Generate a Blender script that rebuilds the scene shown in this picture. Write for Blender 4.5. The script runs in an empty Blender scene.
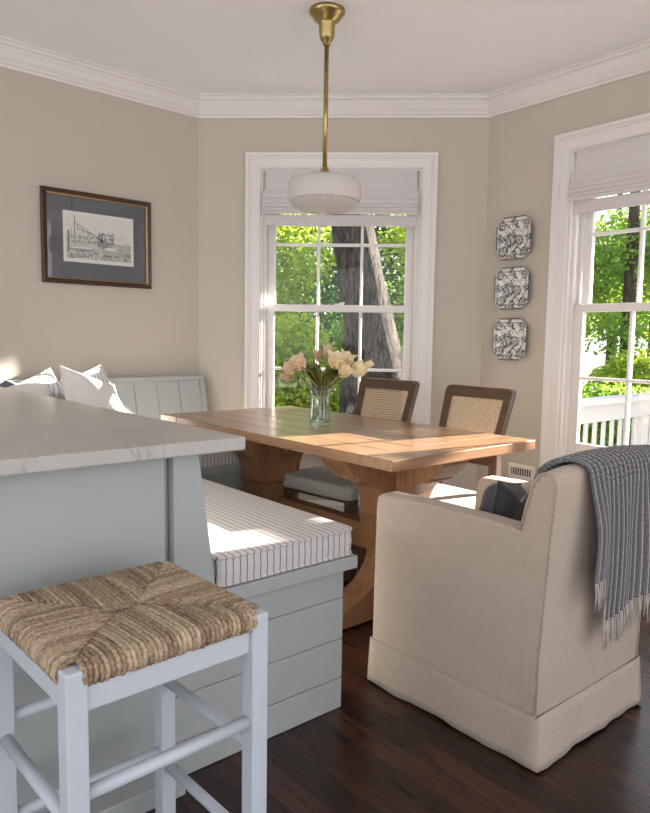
import bpy, bmesh, math, random
import numpy as np
from mathutils import Vector, Matrix
random.seed(7); rng = np.random.default_rng(11)
SC = bpy.context.scene
COL = SC.collection

# ------------------------------------------------------------------ frames
def frame(ox, oy, ang): return (ox, oy, ang)
FA = math.radians(40.4)
F_ = frame(0, 0, FA)                                   # furniture: x = s, y = t
LC = (-.807, 4.40); RC = (.961, 4.30)                  # the two corners of the bay
B_ = frame(LC[0], LC[1], math.atan2(RC[1]-LC[1], RC[0]-LC[0]))      # y outward
R_ = frame(RC[0], RC[1], math.atan2(-.780, .625))                   # y outward
L_ = frame(LC[0], LC[1], math.atan2(-.679, -.734))                  # y into the room
W_ = frame(0, 0, 0)
CZ = 2.62
def world(fr, p):
    c, s = math.cos(fr[2]), math.sin(fr[2])
    return Vector((fr[0]+c*p[0]-s*p[1], fr[1]+s*p[0]+c*p[1], p[2]))

# ------------------------------------------------------------------ objects
INFO = {}                                              # object -> (frame, origin)
def tag(o, label=None, cat=None, group=None, kind=None):
    if label: o['label'] = label
    if cat: o['category'] = cat
    if group: o['group'] = group
    if kind: o['kind'] = kind
    return o
def thing(name, label, cat, fr, org, group=None, kind=None, rot=0):
    o = bpy.data.objects.new(name, None); COL.objects.link(o)
    o.empty_display_size = .05
    o.location = world(fr, org); o.rotation_euler = (0, 0, fr[2]+rot)
    INFO[o.name] = (fr, org)
    return tag(o, label, cat, group, kind)
class MB:
    def __init__(s): s.v = []; s.f = []; s.uv = None
    def add(s, vs, fs):
        b = len(s.v); s.v += [tuple(p) for p in vs]; s.f += [tuple(i+b for i in f) for f in fs]; return s
    def box(s, x0, x1, y0, y1, z0, z1):
        return s.add([(x0,y0,z0),(x1,y0,z0),(x1,y1,z0),(x0,y1,z0),(x0,y0,z1),(x1,y0,z1),(x1,y1,z1),(x0,y1,z1)],
                     [(0,3,2,1),(4,5,6,7),(0,1,5,4),(1,2,6,5),(2,3,7,6),(3,0,4,7)])
    def prism(s, poly, axis, a0, a1):
        # poly in the plane of the two other axes (x: y,z  y: x,z  z: x,y)
        n = len(poly)
        def mk(a, p): return (a,p[0],p[1]) if axis == 'x' else (p[0],a,p[1]) if axis == 'y' else (p[0],p[1],a)
        vs = [mk(a0,p) for p in poly]+[mk(a1,p) for p in poly]
        fs = [tuple(range(n)), tuple(range(2*n-1, n-1, -1))]+[(i, i+n, (i+1) % n+n, (i+1) % n) for i in range(n)]
        return s.add(vs, fs)
    def tube(s, pts, r, n=8, cap=True, sq=1.0):
        pts = [Vector(p) for p in pts]; rr = r if isinstance(r, (list, tuple)) else [r]*len(pts)
        vs = []; fs = []; prev = None
        for i, p in enumerate(pts):
            d = (pts[min(i+1, len(pts)-1)]-pts[max(i-1, 0)]).normalized()
            if prev is None:
                a = d.cross(Vector((0, 0, 1)))
                if a.length < 1e-3: a = d.cross(Vector((1, 0, 0)))
            else: a = prev-d*prev.dot(d)
            a.normalize(); prev = a; b = d.cross(a)
            for k in range(n):
                t = 2*math.pi*k/n
                vs.append(p+(a*math.cos(t)+b*math.sin(t)*sq)*rr[i])
        for i in range(len(pts)-1):
            for k in range(n):
                fs.append((i*n+k, i*n+(k+1) % n, (i+1)*n+(k+1) % n, (i+1)*n+k))
        if cap: fs += [tuple(range(n-1, -1, -1)), tuple(range((len(pts)-1)*n, len(pts)*n))]
        return s.add(vs, fs)
    def lathe(s, c, prof, n=40, ripple=None):
        vs = []; fs = []
        for j, (r, z) in enumerate(prof):
            for k in range(n):
                t = 2*math.pi*k/n; q = r*(1+(ripple(j, t) if ripple else 0))
                vs.append((c[0]+q*math.cos(t), c[1]+q*math.sin(t), c[2]+z))
        for j in range(len(prof)-1):
            for k in range(n): fs.append((j*n+k, j*n+(k+1) % n, (j+1)*n+(k+1) % n, (j+1)*n+k))
        if prof[0][0] > 1e-4: fs.append(tuple(range(n-1, -1, -1)))
        if prof[-1][0] > 1e-4: fs.append(tuple(range((len(prof)-1)*n, len(prof)*n)))
        return s.add(vs, fs)
    def grid(s, P, closed_u=False):
        nu = len(P); nv = len(P[0]); vs = [q for row in P for q in row]; fs = []
        for i in range(nu if closed_u else nu-1):
            for j in range(nv-1):
                a = i*nv+j; b = ((i+1) % nu)*nv+j
                fs.append((a, b, b+1, a+1))
        return s.add(vs, fs)
    def build(s, name, mat, parent=None, fr=None, org=None, smooth=False, bevel=0, seg=2, sub=0, solid=0, fix=True, kind=None, label=None):
        if parent is not None: fr, org = INFO[parent.name]
        me = bpy.data.meshes.new(name)
        me.from_pydata([(p[0]-org[0], p[1]-org[1], p[2]-org[2]) for p in s.v], [], s.f)
        if fix:
            bm = bmesh.new(); bm.from_mesh(me); bmesh.ops.recalc_face_normals(bm, faces=bm.faces); bm.to_mesh(me); bm.free()
        for m in (mat if isinstance(mat, (list, tuple)) else [mat]): me.materials.append(m)
        o = bpy.data.objects.new(name, me); COL.objects.link(o)
        INFO[o.name] = (fr, org)
        if parent is not None: o.parent = parent
        else: o.location = world(fr, org); o.rotation_euler = (0, 0, fr[2])
        if solid:
            m = o.modifiers.new('t', 'SOLIDIFY'); m.thickness = solid; m.offset = 0
        if bevel:
            m = o.modifiers.new('b', 'BEVEL'); m.width = bevel; m.segments = seg; m.limit_method = 'ANGLE'; m.angle_limit = math.radians(38)
        if sub:
            m = o.modifiers.new('s', 'SUBSURF'); m.levels = sub; m.render_levels = sub
        if smooth:
            for p in me.polygons: p.use_smooth = True
        if kind: o['kind'] = kind
        if label: o['label'] = label
        return o
def copy_thing(o):
    c = o.copy(); COL.objects.link(c)
    INFO[c.name] = INFO[o.name]
    def rec(src, dst):
        for ch in list(src.children):
            k = ch.copy(); COL.objects.link(k); k.parent = dst; INFO[k.name] = INFO[ch.name]; rec(ch, k)
    rec(o, c)
    return c

# ------------------------------------------------------------------ materials
def srgb(r, g, b):
    f = lambda c: (c/12.92 if c <= .04045 else ((c+.055)/1.055)**2.4)
    return (f(r/255), f(g/255), f(b/255), 1)
class NT:
    def __init__(s, name):
        s.m = bpy.data.materials.new(name); s.m.use_nodes = True; s.t = s.m.node_tree; s.n = s.t.nodes
        s.bsdf = s.n['Principled BSDF']; s.out = s.n['Material Output']; s.co = None
    def coord(s, kind='Object', scale=(1, 1, 1), rot=(0, 0, 0)):
        c = s.n.new('ShaderNodeTexCoord'); mp = s.n.new('ShaderNodeMapping')
        mp.inputs['Scale'].default_value = scale; mp.inputs['Rotation'].default_value = rot
        s.t.links.new(c.outputs[kind], mp.inputs['Vector']); return mp.outputs['Vector']
    def noise(s, vec, scale=5, detail=3, rough=.5, dist=0):
        k = s.n.new('ShaderNodeTexNoise'); k.inputs['Scale'].default_value = scale; k.inputs['Detail'].default_value = detail
        k.inputs['Roughness'].default_value = rough; k.inputs['Distortion'].default_value = dist
        s.t.links.new(vec, k.inputs['Vector']); return k.outputs['Fac']
    def ramp(s, fac, stops):
        k = s.n.new('ShaderNodeValToRGB'); e = k.color_ramp.elements
        while len(e) < len(stops): e.new(.5)
        for i, (p, c) in enumerate(stops): e[i].position = p; e[i].color = c
        s.t.links.new(fac, k.inputs['Fac']); return k.outputs['Color']
    def math(s, op, a, b=None, c=None):
        k = s.n.new('ShaderNodeMath'); k.operation = op
        for i, q in enumerate((a, b, c)):
            if q is None: continue
            if isinstance(q, (int, float)): k.inputs[i].default_value = q
            else: s.t.links.new(q, k.inputs[i])
        return k.outputs[0]
    def mix(s, fac, a, b, mode='MIX'):
        k = s.n.new('ShaderNodeMix'); k.data_type = 'RGBA'; k.blend_type = mode
        for i, q in ((0, fac), (6, a), (7, b)):
            if isinstance(q, (int, float, tuple)): k.inputs[i].default_value = q
            else: s.t.links.new(q, k.inputs[i])
        return k.outputs[2]
    def sep(s, vec):
        k = s.n.new('ShaderNodeSeparateXYZ'); s.t.links.new(vec, k.inputs[0]); return k.outputs
    def comb(s, x, y, z):
        k = s.n.new('ShaderNodeCombineXYZ')
        for i, q in enumerate((x, y, z)):
            if isinstance(q, (int, float)): k.inputs[i].default_value = q
            else: s.t.links.new(q, k.inputs[i])
        return k.outputs[0]
    def white(s, vec):
        k = s.n.new('ShaderNodeTexWhiteNoise'); k.noise_dimensions = '3D'; s.t.links.new(vec, k.inputs['Vector']); return k.outputs['Value']
    def bump(s, h, strength=.3, dist=.01):
        k = s.n.new('ShaderNodeBump'); k.inputs['Strength'].default_value = strength; k.inputs['Distance'].default_value = dist
        s.t.links.new(h, k.inputs['Height']); s.t.links.new(k.outputs[0], s.bsdf.inputs['Normal'])
    def set(s, **kw):
        for k, v in kw.items():
            k = k.replace('_', ' ')
            if isinstance(v, (int, float, tuple)): s.bsdf.inputs[k].default_value = v
            else: s.t.links.new(v, s.bsdf.inputs[k])
        return s
def dim(c, k): return (c[0]*k, c[1]*k, c[2]*k, 1)
def plain(name, col, rough=.5, var=.06, scale=8, bump=0, bscale=60, stretch=(1, 1, 1), **kw):
    t = NT(name); v = t.coord(scale=stretch)
    n = t.noise(v, scale, 4)
    t.set(Base_Color=t.ramp(n, [(.3, dim(col, 1-var)), (.7, dim(col, 1+var))]), Roughness=rough, **kw)
    if bump: t.bump(t.noise(v, bscale, 3), bump, .004)
    return t.m
def weave(name, col, col2, scale=260, rough=.9, bump=.35):
    t = NT(name); v = t.coord()
    x, y, z = t.sep(v)
    a = t.math('SINE', t.math('MULTIPLY', t.math('ADD', x, y), scale*2)); b = t.math('SINE', t.math('MULTIPLY', z, scale*2))
    h = t.math('MULTIPLY', a, b)
    n1 = t.noise(t.coord(scale=(1, 1, 12)), 40, 3); n2 = t.noise(t.coord(scale=(12, 12, 1)), 30, 3)
    f = t.math('ADD', t.math('MULTIPLY', n1, .5), t.math('MULTIPLY', n2, .5))
    t.set(Base_Color=t.ramp(f, [(.36, col2), (.62, col)]), Roughness=rough, Sheen_Weight=.15)
    t.bump(t.math('ADD', h, t.math('MULTIPLY', f, 3)), bump, .0012)
    return t.m
def wood(name, light, dark, along='y', rough=.4, scale=1.0, seams=None, coat=0):
    t = NT(name)
    st = {'x': (1.2, 22, 22), 'y': (22, 1.2, 22), 'z': (22, 22, 1.2)}[along]
    v = t.coord(scale=tuple(q*scale for q in st))
    n = t.noise(v, 1.6, 6, .6, .6); n2 = t.noise(t.coord(scale=tuple(q*scale*5 for q in st)), 1.5, 3)
    f = t.math('ADD', t.math('MULTIPLY', n, .75), t.math('MULTIPLY', n2, .25))
    c = t.ramp(f, [(.3, dark), (.68, light)])
    t.set(Base_Color=c, Roughness=rough, Coat_Weight=coat, Coat_Roughness=.2); t.bump(f, .12, .003)
    return t.m

WALL = plain('wall_paint', srgb(194, 185, 172), .85, .02, 30, .08, 220, (1, 1, 6))
CEIL = plain('ceiling_paint', srgb(243, 242, 245), .9, .01)
TRIM = plain('trim_paint', srgb(226, 221, 218), .35, .01)
SAGE = plain('grey_cabinet_paint', srgb(171, 175, 173), .45, .015)
STOOLP = plain('pale_blue_grey_paint', srgb(196, 203, 211), .38, .03, 14)
LINEN = weave('linen_slipcover', srgb(190, 173, 157), srgb(176, 160, 144), 340)
PIPE = weave('linen_piping', srgb(186, 170, 154), srgb(172, 156, 140))
GREYPAD = weave('grey_seat_fabric', srgb(190, 188, 184), srgb(168, 167, 165), 300)
SLATE = weave('slate_pillow_fabric', srgb(78, 78, 80), srgb(54, 54, 57), 240)
CREAM = weave('white_pillow_fabric', srgb(240, 236, 230), srgb(226, 222, 216), 300)
TAN = weave('tan_pillow_fabric', srgb(176, 158, 136), srgb(150, 132, 112), 240)
DENIM = weave('blue_grey_pillow_fabric', srgb(120, 124, 136), srgb(98, 102, 116), 240)
BRASS = plain('aged_brass', srgb(176, 156, 104), .3, .12, 30, Metallic=1.0)
GOLD = plain('gold_leaf', srgb(196, 160, 104), .35, .1, 40, Metallic=.8)
DARKWOOD = wood('dark_frame_wood', srgb(74, 44, 32), srgb(40, 22, 17), 'x', .3)
MATB = plain('charcoal_mat_board', srgb(86, 88, 96), .8, .03, 60)
PAPER = plain('white_mat_bevel', srgb(226, 224, 216), .8, .02)
TOPW = wood('oak_table_top', srgb(178, 138, 104), srgb(132, 98, 72), 'y', .3, coat=.45)
TOPX = wood('oak_breadboard', srgb(174, 134, 100), srgb(128, 94, 68), 'x', .3, coat=.45)
LEGW = wood('oak_trestle', srgb(164, 120, 88), srgb(120, 84, 58), 'z', .42)
BEAMW = wood('oak_stretcher', srgb(172, 126, 90), srgb(128, 86, 58), 'y', .42)
CHAIRW = wood('brown_chair_wood', srgb(102, 78, 60), srgb(68, 49, 38), 'z', .4)
CHAIRX = wood('brown_chair_rail', srgb(102, 78, 60), srgb(68, 49, 38), 'y', .4)
BARK = None

def striped(name, base, line, period, width, axis='x', rough=.9):
    t = NT(name); v = t.coord(); x, y, z = t.sep(v)
    q = {'x': x, 'y': y, 'z': z}[axis]
    fr = t.math('FRACT', t.math('DIVIDE', q, period))
    d = t.math('ABSOLUTE', t.math('SUBTRACT', fr, .5))
    m = t.math('LESS_THAN', d, width/period/2)
    n = t.noise(t.coord(scale=(60, 60, 60)), 3, 3)
    b = t.ramp(n, [(.3, dim(base, .94)), (.7, base)])
    t.set(Base_Color=t.mix(m, b, line), Roughness=rough, Sheen_Weight=.1); t.bump(n, .2, .001)
    return t.m
TICK = striped('ticking_stripe', srgb(216, 209, 206), srgb(104, 100, 108), .0228, .0032)
PSTRIPE = striped('pillow_stripe', srgb(240, 237, 233), srgb(160, 160, 168), .022, .006)

def floor_mat():
    t = NT('dark_oak_floor'); v = t.coord(); x, y, z = t.sep(v)
    w = .083
    xi = t.math('FLOOR', t.math('DIVIDE', x, w)); xf = t.math('FRACT', t.math('DIVIDE', x, w))
    off = t.math('MULTIPLY', t.white(t.comb(xi, 0, 0)), 3.0)
    yy = t.math('DIVIDE', t.math('ADD', y, off), 1.1)
    yi = t.math('FLOOR', yy); yf = t.math('FRACT', yy)
    rnd = t.white(t.comb(xi, yi, 3))
    gv = t.comb(t.math('MULTIPLY', x, 34), t.math('ADD', t.math('MULTIPLY', y, 2.2), t.math('MULTIPLY', rnd, 40)), rnd)
    g = t.noise(gv, 1.3, 6, .65, 1.2)
    f = t.math('ADD', t.math('MULTIPLY', g, .8), t.math('MULTIPLY', rnd, .2))
    c = t.ramp(f, [(.3, srgb(24, 14, 12)), (.5, srgb(48, 28, 22)), (.75, srgb(92, 57, 42))])
    gap = t.math('MAXIMUM', t.math('LESS_THAN', xf, .022), t.math('LESS_THAN', yf, .003))
    t.set(Base_Color=t.mix(gap, c, srgb(20, 11, 9)), Roughness=t.math('ADD', .2, t.math('MULTIPLY', g, .18)), Specular_IOR_Level=.5)
    t.bump(t.math('SUBTRACT', t.math('MULTIPLY', g, .3), gap), .15, .002)
    return t.m
FLOORM = floor_mat()
def quartz():
    t = NT('veined_quartz'); v = t.coord()
    n = t.noise(v, 2.2, 6, .6, 1.8); d = t.math('ABSOLUTE', t.math('SUBTRACT', n, .5))
    brk = t.noise(v, 5, 2)
    vein = t.math('MULTIPLY', t.math('LESS_THAN', d, .006), t.math('GREATER_THAN', brk, .52))
    base = t.ramp(t.noise(v, 9, 4), [(.3, srgb(180, 174, 167)), (.7, srgb(188, 183, 176))])
    t.set(Base_Color=t.mix(t.math('MULTIPLY', vein, .55), base, srgb(140, 138, 136)), Roughness=.28)
    return t.m
QUARTZ = quartz()
def rush_mat():
    t = NT('woven_rush'); g = t.n.new('ShaderNodeNewGeometry')
    n = t.noise(t.coord(scale=(1, 1, 1)), 150, 4)
    f = t.math('ADD', t.math('MULTIPLY', g.outputs['Random Per Island'], .26), t.math('MULTIPLY', n, .74))
    t.set(Base_Color=t.ramp(f, [(.3, srgb(120, 97, 76)), (.5, srgb(168, 143, 115)), (.7, srgb(204, 184, 156))]), Roughness=.62)
    t.bump(t.noise(t.coord(), 300, 2), .7, .003)
    return t.m
RUSH = rush_mat()
def cane_mat():
    t = NT('woven_cane'); v = t.coord(); x, y, z = t.sep(v)
    p = .0125
    fy = t.math('SUBTRACT', t.math('FRACT', t.math('DIVIDE', y, p)), .5); fz = t.math('SUBTRACT', t.math('FRACT', t.math('DIVIDE', z, p)), .5)
    r = t.math('ADD', t.math('MULTIPLY', fy, fy), t.math('MULTIPLY', fz, fz))
    hole = t.math('LESS_THAN', r, .055)
    n = t.noise(v, 120, 3)
    t.set(Base_Color=t.ramp(n, [(.3, srgb(196, 168, 132)), (.7, srgb(226, 204, 170))]), Roughness=.5)
    t.bump(t.math('ADD', t.math('ABSOLUTE', fy), t.math('ABSOLUTE', fz)), .5, .003)
    tr = t.n.new('ShaderNodeBsdfTransparent'); mx = t.n.new('ShaderNodeMixShader')
    t.t.links.new(hole, mx.inputs[0]); t.t.links.new(t.bsdf.outputs[0], mx.inputs[1]); t.t.links.new(tr.outputs[0], mx.inputs[2])
    t.t.links.new(mx.outputs[0], t.out.inputs['Surface'])
    return t.m
CANE = cane_mat()
def thin_glass(name, tint=(1, 1, 1, 1), refl=.06, rough=.0, fres=False):
    t = NT(name); t.n.remove(t.bsdf)
    tr = t.n.new('ShaderNodeBsdfTransparent'); tr.inputs[0].default_value = tint
    gl = t.n.new('ShaderNodeBsdfGlossy'); gl.inputs['Roughness'].default_value = rough
    mx = t.n.new('ShaderNodeMixShader'); mx.inputs[0].default_value = refl
    if fres:
        lw = t.n.new('ShaderNodeLayerWeight'); lw.inputs[0].default_value = .35
        t.t.links.new(t.math('ADD', t.math('MULTIPLY', lw.outputs['Facing'], .45), refl), mx.inputs[0])
    t.t.links.new(tr.outputs[0], mx.inputs[1]); t.t.links.new(gl.outputs[0], mx.inputs[2]); t.t.links.new(mx.outputs[0], t.out.inputs[0])
    return t.m
PANE = thin_glass('window_glass', refl=.018)
VASEG = thin_glass('vase_glass', (.93, .97, .95, 1), .05, .02, True)
WATER = thin_glass('vase_water', (.86, .93, .88, 1), .03, .0, True)
RIBG = None
def translucent(name, col, fac=.35, rough=.8, var=.1, vscale=12, back=None, attr=False):
    t = NT(name); v = t.coord()
    if attr:
        g = t.n.new('ShaderNodeNewGeometry'); src = g.outputs['Random Per Island']
    else: src = t.noise(v, vscale, 3)
    c = t.ramp(src, [(.0 if attr else .3, dim(col, 1-var)), (1 if attr else .7, dim(col, 1+var))])
    t.set(Base_Color=c, Roughness=rough)
    tl = t.n.new('ShaderNodeBsdfTranslucent')
    if back: tl.inputs[0].default_value = back
    else: t.t.links.new(c, tl.inputs[0])
    mx = t.n.new('ShaderNodeMixShader'); mx.inputs[0].default_value = fac
    t.t.links.new(t.bsdf.outputs[0], mx.inputs[1]); t.t.links.new(tl.outputs[0], mx.inputs[2]); t.t.links.new(mx.outputs[0], t.out.inputs[0])
    return t.m
SHADEF = translucent('white_shade_linen', srgb(226, 220, 220), .22, .9, .02, 40)
MILK = translucent('milk_glass', srgb(238, 233, 230), .45, .22, .01, 4)
def frosted(name):
    t = NT(name); t.set(Base_Color=srgb(240, 238, 236), Roughness=.12)
    tr = t.n.new('ShaderNodeBsdfTransparent'); tl = t.n.new('ShaderNodeBsdfTranslucent'); tl.inputs[0].default_value = srgb(242, 240, 238)
    a = t.n.new('ShaderNodeMixShader'); b = t.n.new('ShaderNodeMixShader'); a.inputs[0].default_value = .5; b.inputs[0].default_value = .28
    t.t.links.new(t.bsdf.outputs[0], a.inputs[1]); t.t.links.new(tl.outputs[0], a.inputs[2])
    t.t.links.new(a.outputs[0], b.inputs[1]); t.t.links.new(tr.outputs[0], b.inputs[2]); t.t.links.new(b.outputs[0], t.out.inputs[0])
    return t.m
RIBG = frosted('ribbed_clear_glass')
LEAF1 = translucent('leaf_bright', srgb(134, 160, 52), .45, .5, .5, back=srgb(190, 206, 76), attr=True)
LEAF2 = translucent('leaf_mid', srgb(98, 134, 50), .4, .5, .5, back=srgb(150, 184, 66), attr=True)
LEAF3 = translucent('leaf_dark', srgb(70, 100, 56), .35, .5, .5, back=srgb(108, 148, 66), attr=True)
PETALC = translucent('cream_petal', srgb(254, 242, 210), .4, .5, .08, 30)
PETALP = translucent('peach_petal', srgb(253, 233, 206), .4, .5, .1, 30)
PETALK = translucent('pink_bud_petal', srgb(222, 192, 164), .3, .5, .1, 30)
PETALW = translucent('pale_petal', srgb(250, 240, 206), .3, .5, .06, 30)
STEM = translucent('tulip_stem', srgb(156, 154, 96), .2, .5, .15, 30)
TLEAF = translucent('tulip_leaf', srgb(122, 124, 66), .3, .45, .2, 30)
def bark_mat(name, a, b):
    t = NT(name); v = t.coord(scale=(9, 9, 1.3))
    n = t.noise(v, 2.0, 8, .72, 2.0)
    t.set(Base_Color=t.ramp(n, [(.42, b), (.6, a)]), Roughness=.95); t.bump(n, 1.0, .12)
    return t.m
BARK = bark_mat('grey_bark', srgb(100, 89, 79), srgb(14, 12, 11))
BARK2 = bark_mat('dark_bark', srgb(96, 84, 72), srgb(40, 34, 30))
LAWN = plain('lawn_grass', srgb(98, 104, 62), .95, .3, 1.2, .5, 60)
DECKM = wood('grey_deck_boards', srgb(170, 166, 160), srgb(140, 136, 130), 'x', .7)
RAILP = plain('white_railing_paint', srgb(164, 165, 171), .5, .02)
DARKSLOT = plain('vent_dark', srgb(60, 58, 56), .7, .02)
def throw_mat():
    t = NT('charcoal_rib_knit'); v = t.coord('UV'); x, y, z = t.sep(v)
    a = t.math('FRACT', t.math('MULTIPLY', x, 19)); d = t.math('ABSOLUTE', t.math('SUBTRACT', a, .5))
    row = t.math('FRACT', t.math('ADD', t.math('MULTIPLY', y, 84), t.math('MULTIPLY', t.math('FLOOR', t.math('MULTIPLY', x, 38)), .5)))
    st = t.math('MULTIPLY', t.math('LESS_THAN', d, .27), t.math('LESS_THAN', row, .62))
    n = t.noise(v, 160, 2)
    base = t.ramp(n, [(.35, srgb(78, 77, 80)), (.65, srgb(142, 139, 140))])
    t.set(Base_Color=t.mix(t.math('MULTIPLY', st, .75), base, srgb(214, 208, 203)), Roughness=.95, Sheen_Weight=.3)
    h = t.math('ADD', t.math('SINE', t.math('MULTIPLY', x, 19*2*math.pi)), t.math('MULTIPLY', row, .7)); t.bump(h, .8, .005)
    return t.m
THROW = throw_mat()
FRINGE = plain('fringe_yarn', srgb(186, 176, 168), .9, .12, 60)
def attr_mat(name, rough=.4, coat=0):
    t = NT(name); a = t.n.new('ShaderNodeVertexColor'); a.layer_name = 'ink'
    t.t.links.new(a.outputs['Color'], t.bsdf.inputs['Base Color']); t.set(Roughness=rough, Coat_Weight=coat); return t.m

# ------------------------------------------------------------------ room shell
SDIR = lambda fr: Vector((math.cos(fr[2]), math.sin(fr[2]), 0))
LEND = 3.9; REND = 3.6
pL = world(L_, (LEND, 0, 0)); pR = world(R_, (REND, 0, 0))
BACKY = -2.6
poly = [(pL.x, pL.y), (LC[0], LC[1]), (RC[0], RC[1]), (pR.x, pR.y), (pR.x, BACKY), (pL.x, BACKY)]
def to_f(p):
    c, s = math.cos(FA), math.sin(FA); return (c*p[0]+s*p[1], -s*p[0]+c*p[1])
def grow(poly, d):
    cx = sum(p[0] for p in poly)/len(poly); cy = sum(p[1] for p in poly)/len(poly)
    return [(p[0]+(p[0]-cx)/math.hypot(p[0]-cx, p[1]-cy)*d, p[1]+(p[1]-cy)/math.hypot(p[0]-cx, p[1]-cy)*d) for p in poly]
m = MB(); m.prism([to_f(p) for p in grow(poly, .3)], 'z', -.12, 0)
m.build('floor', FLOORM, fr=F_, org=(0, 0, 0), kind='structure')
m = MB(); m.prism(grow(poly, .3), 'z', CZ, CZ+.12)
m.build('ceiling', CEIL, fr=W_, org=(0, 0, 0), kind='structure')
WIN = dict(x0=.391, x1=1.376, z0=.53, z1=2.205)
def wall_with_hole(name, fr, x0, x1, hole, y0, y1):
    m = MB()
    if hole:
        h = hole
        m.box(x0, h['x0'], y0, y1, 0, CZ); m.box(h['x1'], x1, y0, y1, 0, CZ)
        m.box(h['x0'], h['x1'], y0, y1, 0, h['z0']); m.box(h['x0'], h['x1'], y0, y1, h['z1'], CZ)
    else: m.box(x0, x1, y0, y1, 0, CZ)
    return m.build(name, WALL, fr=fr, org=(0, 0, 0), kind='structure')
BL = math.hypot(RC[0]-LC[0], RC[1]-LC[1])
wall_with_hole('wall_back', B_, 0, BL, WIN, 0, .18)
WIN2 = dict(WIN); WIN2['x0'] = .562; WIN2['x1'] = 1.547
wall_with_hole('wall_right', R_, 0, REND, WIN2, 0, .18)
wall_with_hole('wall_left', L_, 0, LEND, None, -.18, 0)

# crown and baseboard, mitred at the bay corners
def run(points, i, prof):
    """profile (distance from wall, z) swept along segment i of the wall polyline, mitred"""
    P = [Vector((p[0], p[1], 0)) for p in points]
    def inward(a, b):
        d = (b-a).normalized(); return Vector((d.y, -d.x, 0))
    def off(k, dist):
        n1 = inward(P[k-1], P[k]) if k > 0 else None; n2 = inward(P[k], P[k+1]) if k < len(P)-1 else None
        if n1 is None: return P[k]+n2*dist
        if n2 is None: return P[k]+n1*dist
        b = (n1+n2); return P[k]+b*(dist/(1+n1.dot(n2)))
    m = MB(); n = len(prof); vs = []
    for k in (i, i+1):
        for d, z in prof:
            q = off(k, d); vs.append((q.x, q.y, z))
    m.add(vs, [tuple(range(n)), tuple(range(2*n-1, n-1, -1))]+[(j, j+n, (j+1) % n+n, (j+1) % n) for j in range(n)])
    return m
PATH = [(pL.x, pL.y), LC, RC, (pR.x, pR.y)]
crown = [(0, CZ-.118), (.012, CZ-.118), (.014, CZ-.104), (.022, CZ-.1), (.026, CZ-.09), (.04, CZ-.072), (.048, CZ-.052), (.056, CZ-.04), (.06, CZ-.03), (.072, CZ-.024), (.074, CZ-.01), (.084, CZ-.007), (.084, CZ), (0, CZ)]
base = [(0, 0), (.016, 0), (.016, .11), (.012, .125), (.006, .14), (0, .14)]
for i, sd in enumerate(('left', 'back', 'right')):
    run(PATH, i, crown).build('trim_%d' % (i+1), TRIM, fr=W_, org=(0, 0, 0), kind='structure')
    run(PATH, i, base).build('baseboard_'+sd, TRIM, fr=W_, org=(0, 0, 0), kind='structure')

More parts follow.
